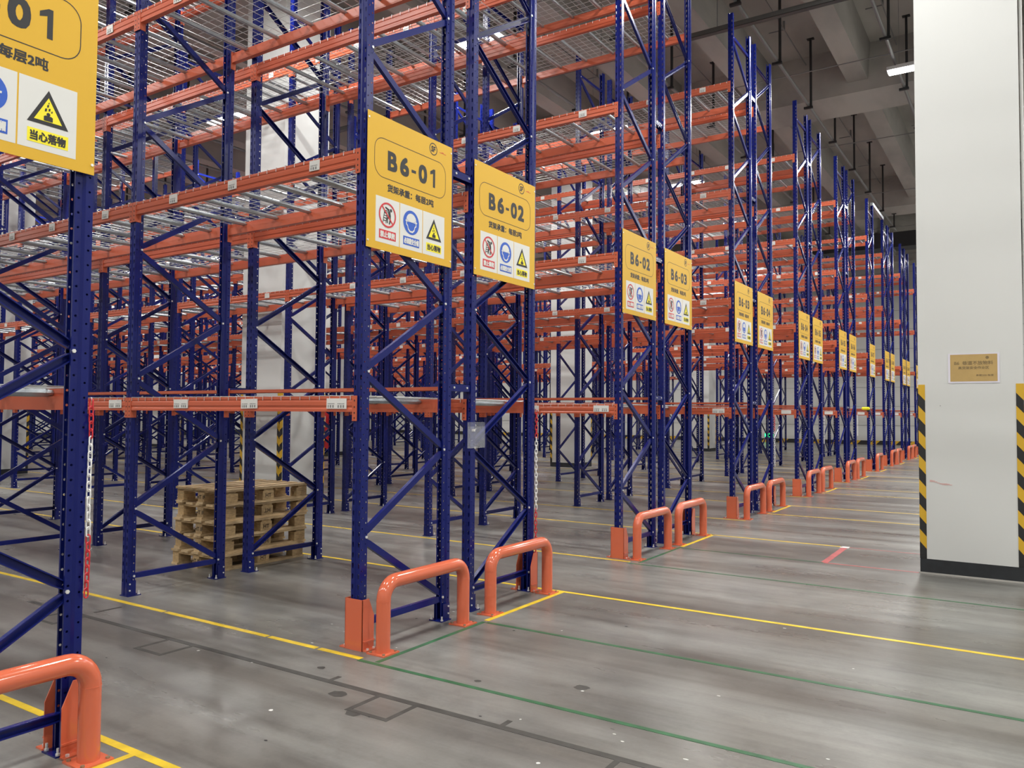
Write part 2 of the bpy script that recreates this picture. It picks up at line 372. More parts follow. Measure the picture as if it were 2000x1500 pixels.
# red fire cabinet on the far column
fc = thing('fire_cabinet', 'red fire hose cabinet mounted on a far white column', 'fire cabinet', (-17.55, 20.5 - .13, 0.25))
obj('cabinet_body', MB().box(-.35, .35, -.12, .12, 0, 1.45).mesh('cabinet_body', FIRE), fc)
obj('cabinet_door', MB().box(-.31, .31, -.135, -.12, .06, 1.39).mesh('cabinet_door', FIRE), fc)
obj('door_panel', MB().box(-.2, .2, -.139, -.135, .8, 1.2).mesh('door_panel', PWHITE), fc)
obj('foot', MB().box(-.3, .3, -.1, .1, -.25, 0).mesh('foot', DARK), fc)
# green exit lamp low on the far wall
ex = thing('exit_sign', 'small glowing green exit sign low on the far wall', 'exit sign', (-8.95, YB, .40))
obj('sign_case', MB().box(-.26, .26, -.05, 0, -.11, .11).mesh('sign_case', DARK), ex)
obj('sign_face', MB().box(-.25, .25, -.056, -.05, -.10, .10).mesh('sign_face', GLOWG), ex)

# ------------------------------------------------------------------ rack components
PITCH_H = 0.0709
def post_mesh(h=TOP):
    mb = MB()
    P = [(.017, .040), (.028, .040), (.028, .008), (.040, -.004), (.040, -.040), (.012, -.040), (.008, -.034), (-.008, -.034), (-.012, -.040),
         (-.040, -.040), (-.040, -.004), (-.028, .008), (-.028, .040), (-.017, .040)]
    kinds = [None, 'r', None, 's', 'f', None, None, None, 'f', 's', None, 'r', None]
    n = int(h / PITCH_H)
    for (a, b), k in zip(zip(P[:-1], P[1:]), kinds):
        if k is None:
            mb.add([(a[0], a[1], 0), (b[0], b[1], 0), (b[0], b[1], h), (a[0], a[1], h)], [(0, 1, 2, 3)]); continue
        wd = math.hypot(b[0] - a[0], b[1] - a[1])
        def pt(u, z): return (a[0] + (b[0] - a[0]) * u / wd, a[1] + (b[1] - a[1]) * u / wd, z)
        off = PITCH_H / 2 if k == 's' else 0.0
        z = 0.0
        first = 0.10 + off
        mb.add([pt(0, 0), pt(wd, 0), pt(wd, first), pt(0, first)], [(0, 1, 2, 3)])
        z = first
        while z + PITCH_H < h - .03:
            z1 = z + PITCH_H; cz = (z + z1) / 2; cu = wd / 2
            outer = [pt(0, z), pt(cu, z), pt(wd, z), pt(wd, cz), pt(wd, z1), pt(cu, z1), pt(0, z1), pt(0, cz)]
            if k == 'f':
                hw = .0062; inner = [pt(cu - hw * .6, cz - .016), pt(cu, cz - .018), pt(cu + hw * .6, cz - .016), pt(cu + hw, cz + .004), pt(cu + hw, cz + .014), pt(cu, cz + .018), pt(cu - hw, cz + .014), pt(cu - hw, cz + .004)]
            else:
                rr = .0062 if k == 'r' else .0056; q = rr * .7071
                inner = [pt(cu - q, cz - q), pt(cu, cz - rr), pt(cu + q, cz - q), pt(cu + rr, cz), pt(cu + q, cz + q), pt(cu, cz + rr), pt(cu - q, cz + q), pt(cu - rr, cz)]
            mb.add(outer + inner, [(i, (i + 1) % 8, 8 + (i + 1) % 8, 8 + i) for i in range(8)])
            z = z1
        mb.add([pt(0, z), pt(wd, z), pt(wd, h), pt(0, h)], [(0, 1, 2, 3)])
    return mb
def channel(mb, p0, p1, wd=.046, dx=.030, mi=0):
    """U channel brace in a YZ plane, web toward +X"""
    p0, p1 = Vector(p0), Vector(p1); t = (p1 - p0).normalized(); n = Vector((1, 0, 0)).cross(t).normalized() * (wd / 2)
    xw = Vector((dx / 2, 0, 0)); th = Vector((.004, 0, 0)); ni = n * (1 - .006 / wd * 2)
    prof = [xw + n, xw - n, -xw - n, -xw - ni, xw - th - ni, xw - th + ni, -xw + ni, -xw + n]
    # flattened ends
    pts = [(p0, .82), (p0 + t * .05, 1), (p1 - t * .05, 1), (p1, .82)]
    vv = []
    for c, s_ in pts: vv += [c + Vector((q.x, q.y * s_, q.z * s_)) for q in prof]
    ff = []
    for i in range(3):
        for k in range(8): ff.append((i * 8 + k, i * 8 + (k + 1) % 8, (i + 1) * 8 + (k + 1) % 8, (i + 1) * 8 + k))
    ff += [(0, 1, 2, 3, 4, 5, 6, 7), (31, 30, 29, 28, 27, 26, 25, 24)]
    mb.add(vv, ff, mi)
JZ = [0.18 + 0.567 * k for k in range(14)]
JY = D / 2 - .028
def brace_specs():
    out = []
    for k in range(13):
        s = 1 if k % 2 == 0 else -1          # even joints sit on the flue side (+y)
        out.append(((0, s * (JY - .004), JZ[k] + .026), (0, -s * (JY - .004), JZ[k + 1] - .026)))
    out.append(((0, -JY, .165), (0, JY, .165)))
    out.append(((0, -JY, JZ[13] + .03), (0, JY, JZ[13] + .03)))
    return out
def bolt_mb(mb, x, y, z, s, mi=0, r=.010):
    mb.tube([(x, y, z), (x + s * .007, y, z)], r, 6, mi)
POST = post_mesh()
ME_POST = POST.mesh('post', BLUE)
def foot_mb(mb, y, mi0=0, mi1=1):
    sg = 1 if y <= 0 else -1
    y0, y1 = sorted((y - sg * .043, y + sg * .078))
    mb.box(-.062, .062, y0, y1, 0, .007, mi0)
    mb.box(-.0455, -.0405, y - .038, y + .038, .007, .13, mi0); mb.box(.0405, .0455, y - .038, y + .038, .007, .13, mi0)
    for sx in (-1, 1):
        mb.tube([(sx * .05, y + sg * .062, .007), (sx * .05, y + sg * .062, .04)], .0065, 6, mi1)
        mb.tube([(sx * .05, y + sg * .062, .007), (sx * .05, y + sg * .062, .016)], .011, 6, mi1)
    for z in (.05, .105):
        for s in (-1, 1): bolt_mb(mb, s * .046, y - .02, z, s, mi1, .007)
def bolts_mb(mb, mi=0):
    for k, z in enumerate(JZ):
        y = JY if k % 2 == 0 else -JY
        for s in (-1, 1): bolt_mb(mb, s * .028, y, z, s, mi)
    for s in (-1, 1): bolt_mb(mb, s * .028, -JY, .165, s, mi)
ME_BRACE = []
for a, b in brace_specs():
    mb = MB(); channel(mb, a, b); ME_BRACE.append(mb.mesh('brace', BLUE))
mb = MB(); foot_mb(mb, 0); ME_FOOT = mb.mesh('foot_plate', [BLUE, ZINC])
mb = MB(); bolts_mb(mb); ME_BOLTS = mb.mesh('brace_bolts', ZINC)
mb = MB()
for s in (-1, 1):
    mb.add([(v[0] * (1 if s < 0 else -1), (v[1] if s < 0 else -v[1]) + s * D / 2, v[2]) for v in POST.v], POST.f, 0)
for a, b in brace_specs(): channel(mb, a, b)
for s in (-1, 1): foot_mb(mb, s * D / 2, 0, 1)
bolts_mb(mb, 1)
ME_FRAME = mb.mesh('upright_frame', [BLUE, ZINC])

BH = .107
def beam_prof():
    return [(0, 0), (.022, 0), (.022, -.041), (.046, -.041), (.046, -BH), (0, -BH), (0, -BH + .018), (.005, -BH + .024), (.005, -BH + .036), (0, -BH + .042),
            (0, -.036), (.004, -.031), (.004, -.024), (0, -.018)]
BL = L - .082
def beam_mb(conn=True):
    mb = MB(); mb.extrude(beam_prof(), 'x', -BL / 2, BL / 2)
    return mb
def conn_mb(mb, s):
    x0, x1 = sorted((s * (BL / 2 - .004), s * (L / 2 - .002)))
    mb.box(x0, x1, -.004, .000, -.170, .003)
    xe = s * (BL / 2); a, b = sorted((xe, xe - s * .004)); mb.box(a, b, 0, .05, -.170, .003)
    for z in (-.03, -.075, -.115, -.15):
        xm = (x0 + x1) / 2; mb.box(xm - .004, xm + .004, -.0055, -.004, z - .006, z + .006, 1)
ME_BEAM = beam_mb().mesh('beam', ORANGE)
ME_CONN = []
for s in (-1, 1):
    mb = MB(); conn_mb(mb, s); ME_CONN.append(mb.mesh('beam_connector', [ORANGE, HBLK]))
def label_mb(mb, x, wd, z, h, m0=0, m1=1):
    mb.box(x - wd / 2, x + wd / 2, -.0065, -.0005, z - h / 2, z + h / 2, m0)
    k = 2 if wd > .15 else 1
    for j in range(k):
        bx = x - wd / 2 + wd * (j + .5) / k; bw = wd / k * .72
        n = 14
        for i in range(n):
            if (i * 7 + j * 3) % 5 in (0, 2, 3):
                a = bx - bw / 2 + bw * i / n; mb.box(a, a + bw / n * .7, -.0075, -.0065, z - h * .40, z - h * .14, m1)
        for i in range(5):
            a = bx - bw / 2 + bw * i / 5; mb.box(a, a + bw / 5 * .55, -.0075, -.0065, z - h * .06, z + h * .04, m1)
LABS = {1: [(-.197 + L / 2, .19), (-1.11 + L / 2, .185), (-1.957 + L / 2, .185)], 2: [(-.442 + L / 2, .10), (-1.368 + L / 2, .10), (-2.14 + L / 2, .105)]}
GREYP = mat('label_ink', (0.22, 0.22, 0.22), 0.6)
ME_LAB = {}
for k, hh in ((1, .072), (2, .074)):
    ME_LAB[k] = []
    for (x, wd) in LABS[k]:
        mb = MB(); label_mb(mb, 0, wd, 0, hh); ME_LAB[k].append(mb.mesh('barcode_label', [PWHITE, GREYP]))
def full_beam(lab):
    mb = beam_mb(); 
    for s in (-1, 1): conn_mb(mb, s)
    if lab:
        for x, wd in LABS[lab]: mb.box(x - wd / 2, x + wd / 2, -.0065, -.0005, -BH / 2 - .034, -BH / 2 + .04, 2)
    return mb.mesh('beam', [ORANGE, HBLK, PWHITE])
ME_FB = {0: full_beam(0), 1: full_beam(1), 2: full_beam(2)}

# wire deck with support tubes, top of wires at z = 0
TX = [-1.09, -.655, -.22, .22, .655, 1.09]
def wires_mb():
    mb = MB(); yo = D / 2 + .051; r_ = .0028
    for i in range(27):
        x = -1.30 + .1 * i
        mb.tube([(x, -yo, -.026), (x, -yo, .004), (x, yo, .004), (x, yo, -.026)], r_, 4, cap=False)
    for j in range(10):
        y = -D / 2 + .004 + j * (D - .008) / 9
        mb.tube([(-1.305, y, -.0015), (1.305, y, -.0015)], r_, 4)
    return mb
def bar_mb(x=0.0, mb=None, mi=0):
    mb = mb or MB(); e = D / 2 + .021
    mb.tube([(x, -e, -.0245), (x, -e + .03, -.0245), (x, e - .03, -.0245), (x, e, -.0245)], [.015, .0205, .0205, .015], 8, mi, cap=False)
    return mb
ME_WIRES = wires_mb().mesh('wire_deck', WIRE)
ME_BAR = bar_mb().mesh('support_bar', GALV); smooth_by_angle(ME_BAR)
mb = wires_mb()
for x in TX: bar_mb(x, mb, 1)
ME_DECK = mb.mesh('wire_deck', [WIRE, GALV])
mb = MB(); mb.box(-BL / 2, BL / 2, 0, .004, 0, .034); mb.box(-BL / 2, BL / 2, 0, .03, 0, .004); mb.box(-BL / 2 - .05, -BL / 2, -.01, .004, -.03, .05); mb.box(BL / 2, BL / 2 + .05, -.01, .004, -.03, .05)
ME_STOP = mb.mesh('back_stop', ORANGE)
GAP = ROWS[2][0] - ROWS[1][1]

SIGN = {0: '01', 1: '01', 2: '02', 3: '02', 4: '03', 5: '03', 6: '04', 7: '04', 8: '05', 9: '05', 10: '06', 11: '07', 12: '07', 13: '08', 14: '08', 15: '09', 16: '09'}
PAIR = {1: 2, 2: 1, 3: 4, 4: 3, 5: 6, 6: 5, 7: 8, 8: 7, 9: 10, 10: 9, 12: 13, 13: 12, 14: 15, 15: 14}
def which(r, noun):
    if r == 0: return f'the B6-01 {noun} without a B6-02 {noun} at its side'
    if r == 11: return f'the lone B6-07 {noun} that stands singly'
    if r == 16: return f'the last B6-09 {noun} before the end wall'
    return f'the B6-{SIGN[r]} {noun} back to back with B6-{SIGN[PAIR[r]]}'
def skip_bay(r, i):
    """bays left out round the columns"""
    if r in (4,) and i in (2, 3): return True
    if r in (4,) and i in (6, 7) : return i == 6
    if r in (9, 10) and i in (2, 3): return True
    if r in (9, 10) and i in (6, 7): return i == 6
    if r in (14, 15) and i in (2, 3): return True
    return False
def skip_frame(r, i):
    if r in (4, 9, 10, 14, 15) and i == 3: return True
    return False
RACK = {}
for r, (ya, yb) in ROWS.items():
    ym = (ya + yb) / 2; odd = (r % 2 == 1) if r < 12 else (r % 2 == 0)
    rz = 0.0 if odd else math.pi
    nb = nbays(r)
    txt = {0: 'blue and orange pallet rack behind the B6-01 sign, its end post hung with a chain',
           11: 'blue and orange single pallet rack tied overhead to the B6-07 rack across its aisle',
           16: 'blue and orange pallet rack nearest the end wall, behind the B6-09 sign'}.get(r) or \
        f'blue and orange pallet rack with end sign B6-{SIGN[r]}, back to back with the B6-{SIGN[PAIR[r]]} rack'
    rack = thing('pallet_rack', txt, 'pallet rack', (0, ym, 0), group='rows of pallet racking'); RACK[r] = rack
    near = r <= 6
    for i in range(nb + 1):
        if skip_frame(r, i): continue
        x = -i * L
        if near and i <= 2:
            fe = obj('upright_frame', ME_BOLTS, rack, (x, 0, 0), rz)
            for s in (-1, 1):
                obj('post', ME_POST, fe, (0, s * D / 2, 0), 0 if s < 0 else math.pi)
                obj('foot_plate', ME_FOOT, fe, (0, s * D / 2, 0), 0 if s < 0 else math.pi)
            for m_ in ME_BRACE: obj('brace', m_, fe)
        else:
            obj('upright_frame', ME_FRAME, rack, (x, 0, 0), rz)
    for i in range(nb):
        if skip_bay(r, i): continue
        xc = -(i + .5) * L
        nearb = near and i <= 1
        for lv in range(1, 5):
            z = LV * lv
            for s in (-1, 1):
                aisle = (s < 0) == odd
                yy = s * (D / 2 + .045); rb = 0 if s < 0 else math.pi
                lk = (1 if lv == 1 else 2) if aisle else 0
                if nearb:
                    bo = obj('beam', ME_BEAM, rack, (xc, yy, z), rb)
                    for c_ in ME_CONN: obj('beam_connector', c_, bo)
                    if lk:
                        for (x_, wd), lm in zip(LABS[lk], ME_LAB[lk]):
                            obj('barcode_label', lm, bo, (x_ + random.uniform(-.012, .012), 0, -BH / 2 + (.002 if lk == 1 else .006)), rot=(0, R(random.uniform(-1.5, 1.5)), 0))
                else:
                    obj('beam', ME_FB[lk], rack, (xc, yy, z), rb)
            if nearb:
                dk = obj('wire_deck', ME_WIRES, rack, (xc, 0, z))
                for x_ in TX: obj('support_bar', ME_BAR, dk, (x_ + random.uniform(-.03, .03), 0, 0))
            else:
                obj('wire_deck', ME_DECK, rack, (xc, 0, z))
        if odd: obj('back_stop', ME_STOP, rack, (xc, D / 2 + .055, LV + .062))
    # row spacers tie the flue posts of a pair together
    if odd and r in PAIR:
        g = ROWS[PAIR[r]][0] - yb
        mb = MB(); mb.box(-.03, .03, 0, .004, -.03, .03); mb.box(-.03, -.026, 0, g - .08, -.03, .03); mb.box(.026, .03, 0, g - .08, -.03, .03); mb.box(-.03, .03, 0, g - .08, .026, .03)
        for yy in (.05, g - .13): bolt_mb(mb, .03, yy, 0, 1, 1, .009)
        ms = mb.mesh('row_spacer', [BLUE, ZINC])
        for i in range(min(nb, 4) + 1):
            if skip_frame(r, i): continue
            for z in (1.80, 3.51, 5.22, 6.93): obj('row_spacer', ms, rack, (-i * L, yb - ym + .04, z))
# overhead tie between the single rack and the next one
ot = thing('overhead_tie', 'galvanised steel tie bar across the aisle on top of the single rack', 'tie bar', (0, 25.72, TOP), rot=(0, 0, 0))
obj('tie_channel', MB().box(-.04, .04, -.05, 2.05, 0, .09).mesh('tie_channel', GALV), ot)
obj('tie_plate', MB().box(-.05, .05, -.07, .07, -.004, .0).mesh('tie_plate', ZINC), ot); obj('tie_plate', MB().box(-.05, .05, 1.93, 2.07, -.004, .0).mesh('tie_plate', ZINC), ot)

# ------------------------------------------------------------------ aisle signs
SW = .949
ME_BOARD = MB().box(-SW / 2, SW / 2, -SW / 2, SW / 2, 0, .004).mesh('sign_board', YELLOW)
def sp(u, v): return ((u - .5) * SW, (.5 - v) * SW)
Z1, Z2, Z3, Z4 = .0046, .0054, .0062, .0070
def rrect(mb, x0, x1, y0, y1, rad, t, z, n=8):
    def path(o):
        q = []
        for cx, cy, a in ((x1 - rad, y1 - rad, 0), (x0 + rad, y1 - rad, 90), (x0 + rad, y0 + rad, 180), (x1 - rad, y0 + rad, 270)):
            for i in range(n + 1):
                an = R(a + 90 * i / n); q.append((cx + (rad + o) * math.cos(an), cy + (rad + o) * math.sin(an), z))
        return q
    a, b = path(0), path(t); m_ = len(a)
    mb.add(a + b, [(i, (i + 1) % m_, m_ + (i + 1) % m_, m_ + i) for i in range(m_)])
mb = MB(); x0, y1 = sp(.076, .168); x1, y0 = sp(.912, .455); rrect(mb, x0, x1, y0, y1, .085, .0045, Z1); ME_OUT = mb.mesh('number_outline', PBLACK)
mb = MB(); cx, cy = sp(.753, .079); mb.ring(cx, cy, .040, .0475, Z1, 36); ME_LOGO = mb.mesh('logo_ring', PBLACK)
mb = MB(); cx, cy = sp(.873, .079)
mb.poly([(cx - .042, cy - .006), (cx - .016, cy - .006), (cx - .014, cy - .002), (cx - .040, cy - .002)], Z1)
mb.poly([(cx + .016, cy - .006), (cx + .042, cy - .006), (cx + .044, cy - .002), (cx + .018, cy - .002)], Z1); ME_REDL = mb.mesh('logo_stripes', PRED)
ME_SCREW = MB().tube([(0, 0, .004), (0, 0, .008)], .007, 8).mesh('screw', ZINC)
TILES = [(.092, .352), (.360, .624), (.632, .905)]
ME_TILE = []
for u0_, u1_ in TILES:
    a = sp(u0_, .604); b = sp(u1_, .944); ME_TILE.append(MB().box(a[0], b[0], b[1], a[1], .004, Z1).mesh('pictogram_tile', PWHITE))
# climbing ban
c1 = sp(.219, .730); mb = MB(); rr_ = .089
mb.ring(*c1, rr_ * .86, rr_, Z3, 36)
a45 = R(-45)
d_ = Vector((math.cos(a45), math.sin(a45))); n_ = Vector((-d_.y, d_.x)) * .0055
c_ = Vector(c1); mb.poly([tuple(c_ - d_ * rr_ * .88 - n_), tuple(c_ + d_ * rr_ * .88 - n_), tuple(c_ + d_ * rr_ * .88 + n_), tuple(c_ - d_ * rr_ * .88 + n_)], Z3)
ME_BAN = mb.mesh('ban_ring', PRED)
mb = MB(); X, Y = c1
def P2(*pts): return [(X + p[0], Y + p[1]) for p in pts]
mb.poly(P2((-.050, -.060), (-.044, -.060), (-.026, .035), (-.032, .035)), Z2); mb.poly(P2((-.018, -.060), (-.012, -.060), (.000, .030), (-.006, .030)), Z2)
for k in range(5): mb.poly(P2((-.046 + k * .0035, -.045 + k * .018), (-.012 + k * .0025, -.045 + k * .018), (-.012 + k * .0025, -.039 + k * .018), (-.046 + k * .0035, -.039 + k * .018)), Z2)
mb.disc(X + .036, Y + .040, .012, Z2, 14)
mb.poly(P2((.008, .046), (.030, .026), (.036, -.004), (.018, -.014), (.004, .018)), Z2)
mb.poly(P2((.022, .044), (-.020, .058), (-.026, .048), (.012, .030)), Z2)
mb.poly(P2((.034, -.002), (.036, -.030), (.026, -.062), (.014, -.062), (.022, -.030), (.014, -.012)), Z2)
mb.poly(P2((.016, -.012), (.004, -.030), (.006, -.056), (-.004, -.056), (-.008, -.026), (.006, .0)), Z2)
ME_CLIMB = mb.mesh('climber_symbol', PBLACK)
# helmet
c2 = sp(.490, .731); mb = MB(); mb.disc(*c2, .089, Z2, 36); ME_DISC = mb.mesh('mandatory_disc', PBLUE)
mb = MB(); X, Y = c2
mb.poly([(X + .056 * math.cos(R(a)), Y + .012 + .056 * math.sin(R(a)) * .98) for a in range(0, 181, 12)], Z3)
mb.poly(P2((-.064, .002), (.064, .002), (.066, .012), (-.066, .012)), Z3)
face = [(-.056, .004), (-.058, -.020), (-.044, -.030), (-.036, -.056), (-.016, -.073), (.016, -.073), (.036, -.056), (.044, -.030), (.058, -.020), (.056, .004)]
inn = [(p[0] * .86, p[1] * .86 + (.002 if p[1] < 0 else 0)) for p in face]
vv = P2(*face) + P2(*inn); m_ = len(face)
mb.add([(p[0], p[1], Z3) for p in vv], [(i, i + 1, m_ + i + 1, m_ + i) for i in range(m_ - 1)])
ME_HELM = mb.mesh('helmet_symbol', PWHITE)
mb = MB(); mb.ring(X, Y + .030, .050, .0525, Z4, 16, a0=R(200), a1=R(340), sy=.55); ME_HLINE = mb.mesh('helmet_line', PBLUE)
# falling objects
t0 = Vector(sp(.768, .640)); ta = Vector(sp(.668, .818)); tb = Vector(sp(.868, .818)); tc_ = (t0 + ta + tb) / 3
def tri(s): return [tuple(tc_ + (p - tc_) * s) for p in (ta, tb, t0)]
mb = MB(); mb.poly(tri(.97), Z2); ME_TB = mb.mesh('warning_border', PBLACK)
mb = MB(); mb.poly(tri(.66), Z3); ME_TY = mb.mesh('warning_field', PYEL)
mb = MB(); X, Y = tc_
mb.poly(P2((-.020, -.034), (.020, -.034), (.020, -.014), (.012, -.010), (-.012, -.010), (-.020, -.014)), Z4); mb.disc(X, Y - .003, .0085, Z4, 12)
for dx, dy, s_ in ((-.012, .016, .008), (.004, .020, .007), (-.003, .036, .007), (.015, .012, .005), (.001, .050, .004)): mb.poly(P2((dx - s_ * .6, dy - s_), (dx + s_ * .5, dy - s_ * .7), (dx + s_ * .7, dy + s_), (dx - s_ * .4, dy + s_ * .8)), Z4)
ME_FALL = mb.mesh('falling_symbol', PBLACK)
CAP = []
for (u0_, u1_, m_) in ((.130, .314, PRED), (.399, .588, PBLUE), (.674, .866, PYEL)):
    a = sp(u0_, .845); b = sp(u1_, .912); CAP.append(MB().box(a[0], b[0], b[1], a[1], Z1, Z2).mesh('caption_plate', m_))
CAPT = [('禁止攀爬', .056, PWHITE, .155), ('必须戴安全帽', .046, PWHITE, .165), ('当心落物', .056, PBLACK, .160)]
GL = {'B': (.219, .319), 'd1': (.357, .456), '-': (.488, .541), 'd2': (.575, .674), 'd3': (.698, .797)}
NUM = {}
def number_mesh(txt):
    if txt in NUM: return NUM[txt]
    mb = MB(); H_ = .140
    for ch, key in zip(txt, ('B', 'd1', '-', 'd2', 'd3')):
        u0_, u1_ = GL[key]; xc = ((u0_ + u1_) / 2 - .498) * SW; wd = (u1_ - u0_) * SW
        if ch == '1':
            mb.poly([(xc + .004, -H_ / 2), (xc + .030, -H_ / 2), (xc + .030, H_ / 2), (xc + .010, H_ / 2), (xc - .030, H_ / 2 - .024), (xc - .030, H_ / 2 - .048), (xc + .004, H_ / 2 - .036)], .0)
        elif ch == '-':
            mb.poly([(xc - wd / 2, -.020), (xc + wd / 2, -.020), (xc + wd / 2, .002), (xc - wd / 2, .002)], .0)
        else:
            g_ = text_mesh(ch, .19, PBLACK, .0072, width=wd * 1.06, height=H_)
            mb.add([(v.co.x + xc, v.co.y, v.co.z) for v in g_.vertices], [tuple(p.vertices) for p in g_.polygons])
    NUM[txt] = mb.mesh('aisle_number', PBLACK); return NUM[txt]
def make_sign(r):
    ya, yb = ROWS[r]
    yc = (ya + yb) / 2 - .016; zc = 3.209
    if r == 0: lab = 'yellow B6-01 sign with safety pictograms, on the rack post with a hanging chain below'
    elif r == 11: lab = 'yellow B6-07 sign hanging alone on the single rack, with safety pictograms'
    elif r == 16: lab = 'yellow B6-09 sign on the last rack before the end wall'
    else: lab = f'yellow aisle sign reading B6-{SIGN[r]}, fixed beside the B6-{SIGN[PAIR[r]]} sign'
    yc += .028 if r == 0 else 0
    s = thing('aisle_sign', lab, 'sign', (.051, yc, zc), rot=(R(90), 0, R(90)), group='yellow aisle signs on the rack ends')
    obj('sign_board', ME_BOARD, s); [obj('screw', ME_SCREW, s, (*sp(u, v), 0)) for u, v in ((.012, .05), (.987, .05), (.012, .95), (.988, .95))]; obj('number_outline', ME_OUT, s)
    x, y = sp(.498, .316); obj('aisle_number', number_mesh('B6-' + SIGN[r]), s, (x, y, Z1))
    x, y = sp(.489, .522); obj('load_text', text_mesh('货架承重：每层2吨', .060, PBLACK, .0019, width=.52, height=.058), s, (x, y, Z1))
    obj('logo_ring', ME_LOGO, s); x, y = sp(.753, .079); obj('logo_letters', text_mesh('SF', .058, PBLACK, .0022, shear=.15, width=.055, height=.046), s, (x, y, Z1))
    x, y = sp(.873, .079); obj('logo_stripes', ME_REDL, s); obj('logo_wordmark', text_mesh('DHL', .013, PRED, .0006, shear=.4, width=.03, height=.011), s, (x, y, Z1))
    for k in range(3):
        t = obj('pictogram_tile', ME_TILE[k], s)
        obj('caption_plate', CAP[k], t); a, b = ((.130, .314), (.399, .588), (.674, .866))[k]
        x, y = sp((a + b) / 2, .8785); obj('caption_text', text_mesh(CAPT[k][0], CAPT[k][1], CAPT[k][2], .0016, width=CAPT[k][3], height=.046), t, (x, y, Z3))
        if k == 0: obj('ban_ring', ME_BAN, t); obj('climber_symbol', ME_CLIMB, t)
        if k == 1: obj('mandatory_disc', ME_DISC, t); obj('helmet_symbol', ME_HELM, t); obj('helmet_line', ME_HLINE, t)
        if k == 2: obj('warning_border', ME_TB, t); obj('warning_field', ME_TY, t); obj('falling_symbol', ME_FALL, t)
for r in ROWS: make_sign(r)

# ------------------------------------------------------------------ tube guards and post protectors
def guard_mesh(w_):
    mb = MB(); rad = .115; zt = .462; pts = [(0, 0, .008)]
    for i in range(9):
        a = R(180 - 90 * i / 8); pts.append((0, rad + rad * math.cos(a), zt - rad + rad * math.sin(a)))
    for i in range(9):
        a = R(90 - 90 * i / 8); pts.append((0, w_ - rad + rad * math.cos(a), zt - rad + rad * math.sin(a)))
    pts.append((0, w_, .008))
    mb.tube(pts, .048, 20); return smooth_by_angle(mb.mesh('guard_tube', GUARD), 50)
ME_GT = guard_mesh(.89)
pl = MB().box(-.077, .077, -.077, .077, 0, .009).mesh('base_plate', GUARD)
mb = MB()
for sx in (-1, 1):
    for sy in (-1, 1): mb.tube([(sx * .058, sy * .058, .009), (sx * .058, sy * .058, .017)], .010, 8)
ME_AB = mb.mesh('anchor_bolts', mat('anchor_bolt', (.35, .27, .18), .4, metal=.6))
mb = MB(); mb.tube([(0, 0, .34), (0, 0, .344)], .0492, 20); mb2 = mb.mesh('weld_seam', GUARD)
def make_guard(r):
    ya, yb = ROWS[r]
    lab = {0: 'orange tube guard beside the chained end of the lone B6-01 rack', 11: 'orange tube guard before the single rack end', 16: 'orange tube guard at the last rack before the end wall'}.get(r) or \
        f'orange tube guard before the B6-{SIGN[r]} rack end that is back to back with B6-{SIGN[PAIR[r]]}'
    g = thing('rack_guard', lab, 'guard rail', (.212, (ya + yb) / 2 - .445, 0), group='orange tube guards')
    obj('guard_tube', ME_GT, g)
    for y in (0, .89):
        p_ = obj('base_plate', pl, g, (0, y, 0)); obj('anchor_bolts', ME_AB, p_); obj('weld_seam', mb2, g, (0, y, 0))
for r in ROWS: make_guard(r)
def prot_mesh():
    mb = MB(); t = .006; H = .34; d = .115
    mb.box(-.080, .078, 0, t, 0, H)
    for s, x0 in ((-1, -.080), (1, .078 - t)):
        pr_ = [(0, 0), (d, 0), (d, H - .115), (d - .05, H), (0, H)]
        mb.extrude(pr_, 'x', x0, x0 + t)
    mb.box(.078, .086, .012, d, .055, .064); mb.box(-.088, -.080, .012, d, .055, .064)
    return mb.mesh('protector_shell', GUARD)
ME_PS = prot_mesh()
mb = MB(); mb.box(.078, .112, .006, .12, 0, .008); mb.box(-.135, -.080, .006, .12, 0, .008); ME_PF = mb.mesh('foot_flange', GUARD)
mb = MB()
for x in (.097, -.11):
    for y in (.035, .095): mb.tube([(x, y, .008), (x, y, .017)], .009, 8)
ME_PB = mb.mesh('anchor_bolts', ZINC)
for r in ROWS:
    odd = (r % 2 == 1) if r < 12 else (r % 2 == 0)
    ya, yb = ROWS[r]
    lab = {0: 'orange steel post protector behind the tube guard of the lone B6-01 rack', 11: 'orange steel post protector on the single rack post', 16: 'orange steel post protector at the last rack before the end wall'}.get(r) or \
        f'orange steel post protector on the aisle post of the B6-{SIGN[r]} rack paired with B6-{SIGN[PAIR[r]]}'
    p_ = thing('post_protector', lab, 'post protector', (0, (ya - .052 if odd else yb + .052), 0), 0 if odd else math.pi, group='orange post protectors')
    if not odd: p_.scale = (-1, 1, 1)
    obj('protector_shell', ME_PS, p_); obj('foot_flange', ME_PF, p_); obj('anchor_bolts', ME_PB, p_)
# a second one faces the far aisle of the single rack
p_ = thing('post_protector', 'orange steel post protector on the rear post of the single rack', 'post protector', (0, ROWS[11][1] + .052, 0), math.pi, group='orange post protectors'); p_.scale = (-1, 1, 1)
obj('protector_shell', ME_PS, p_); obj('foot_flange', ME_PF, p_); obj('anchor_bolts', ME_PB, p_)

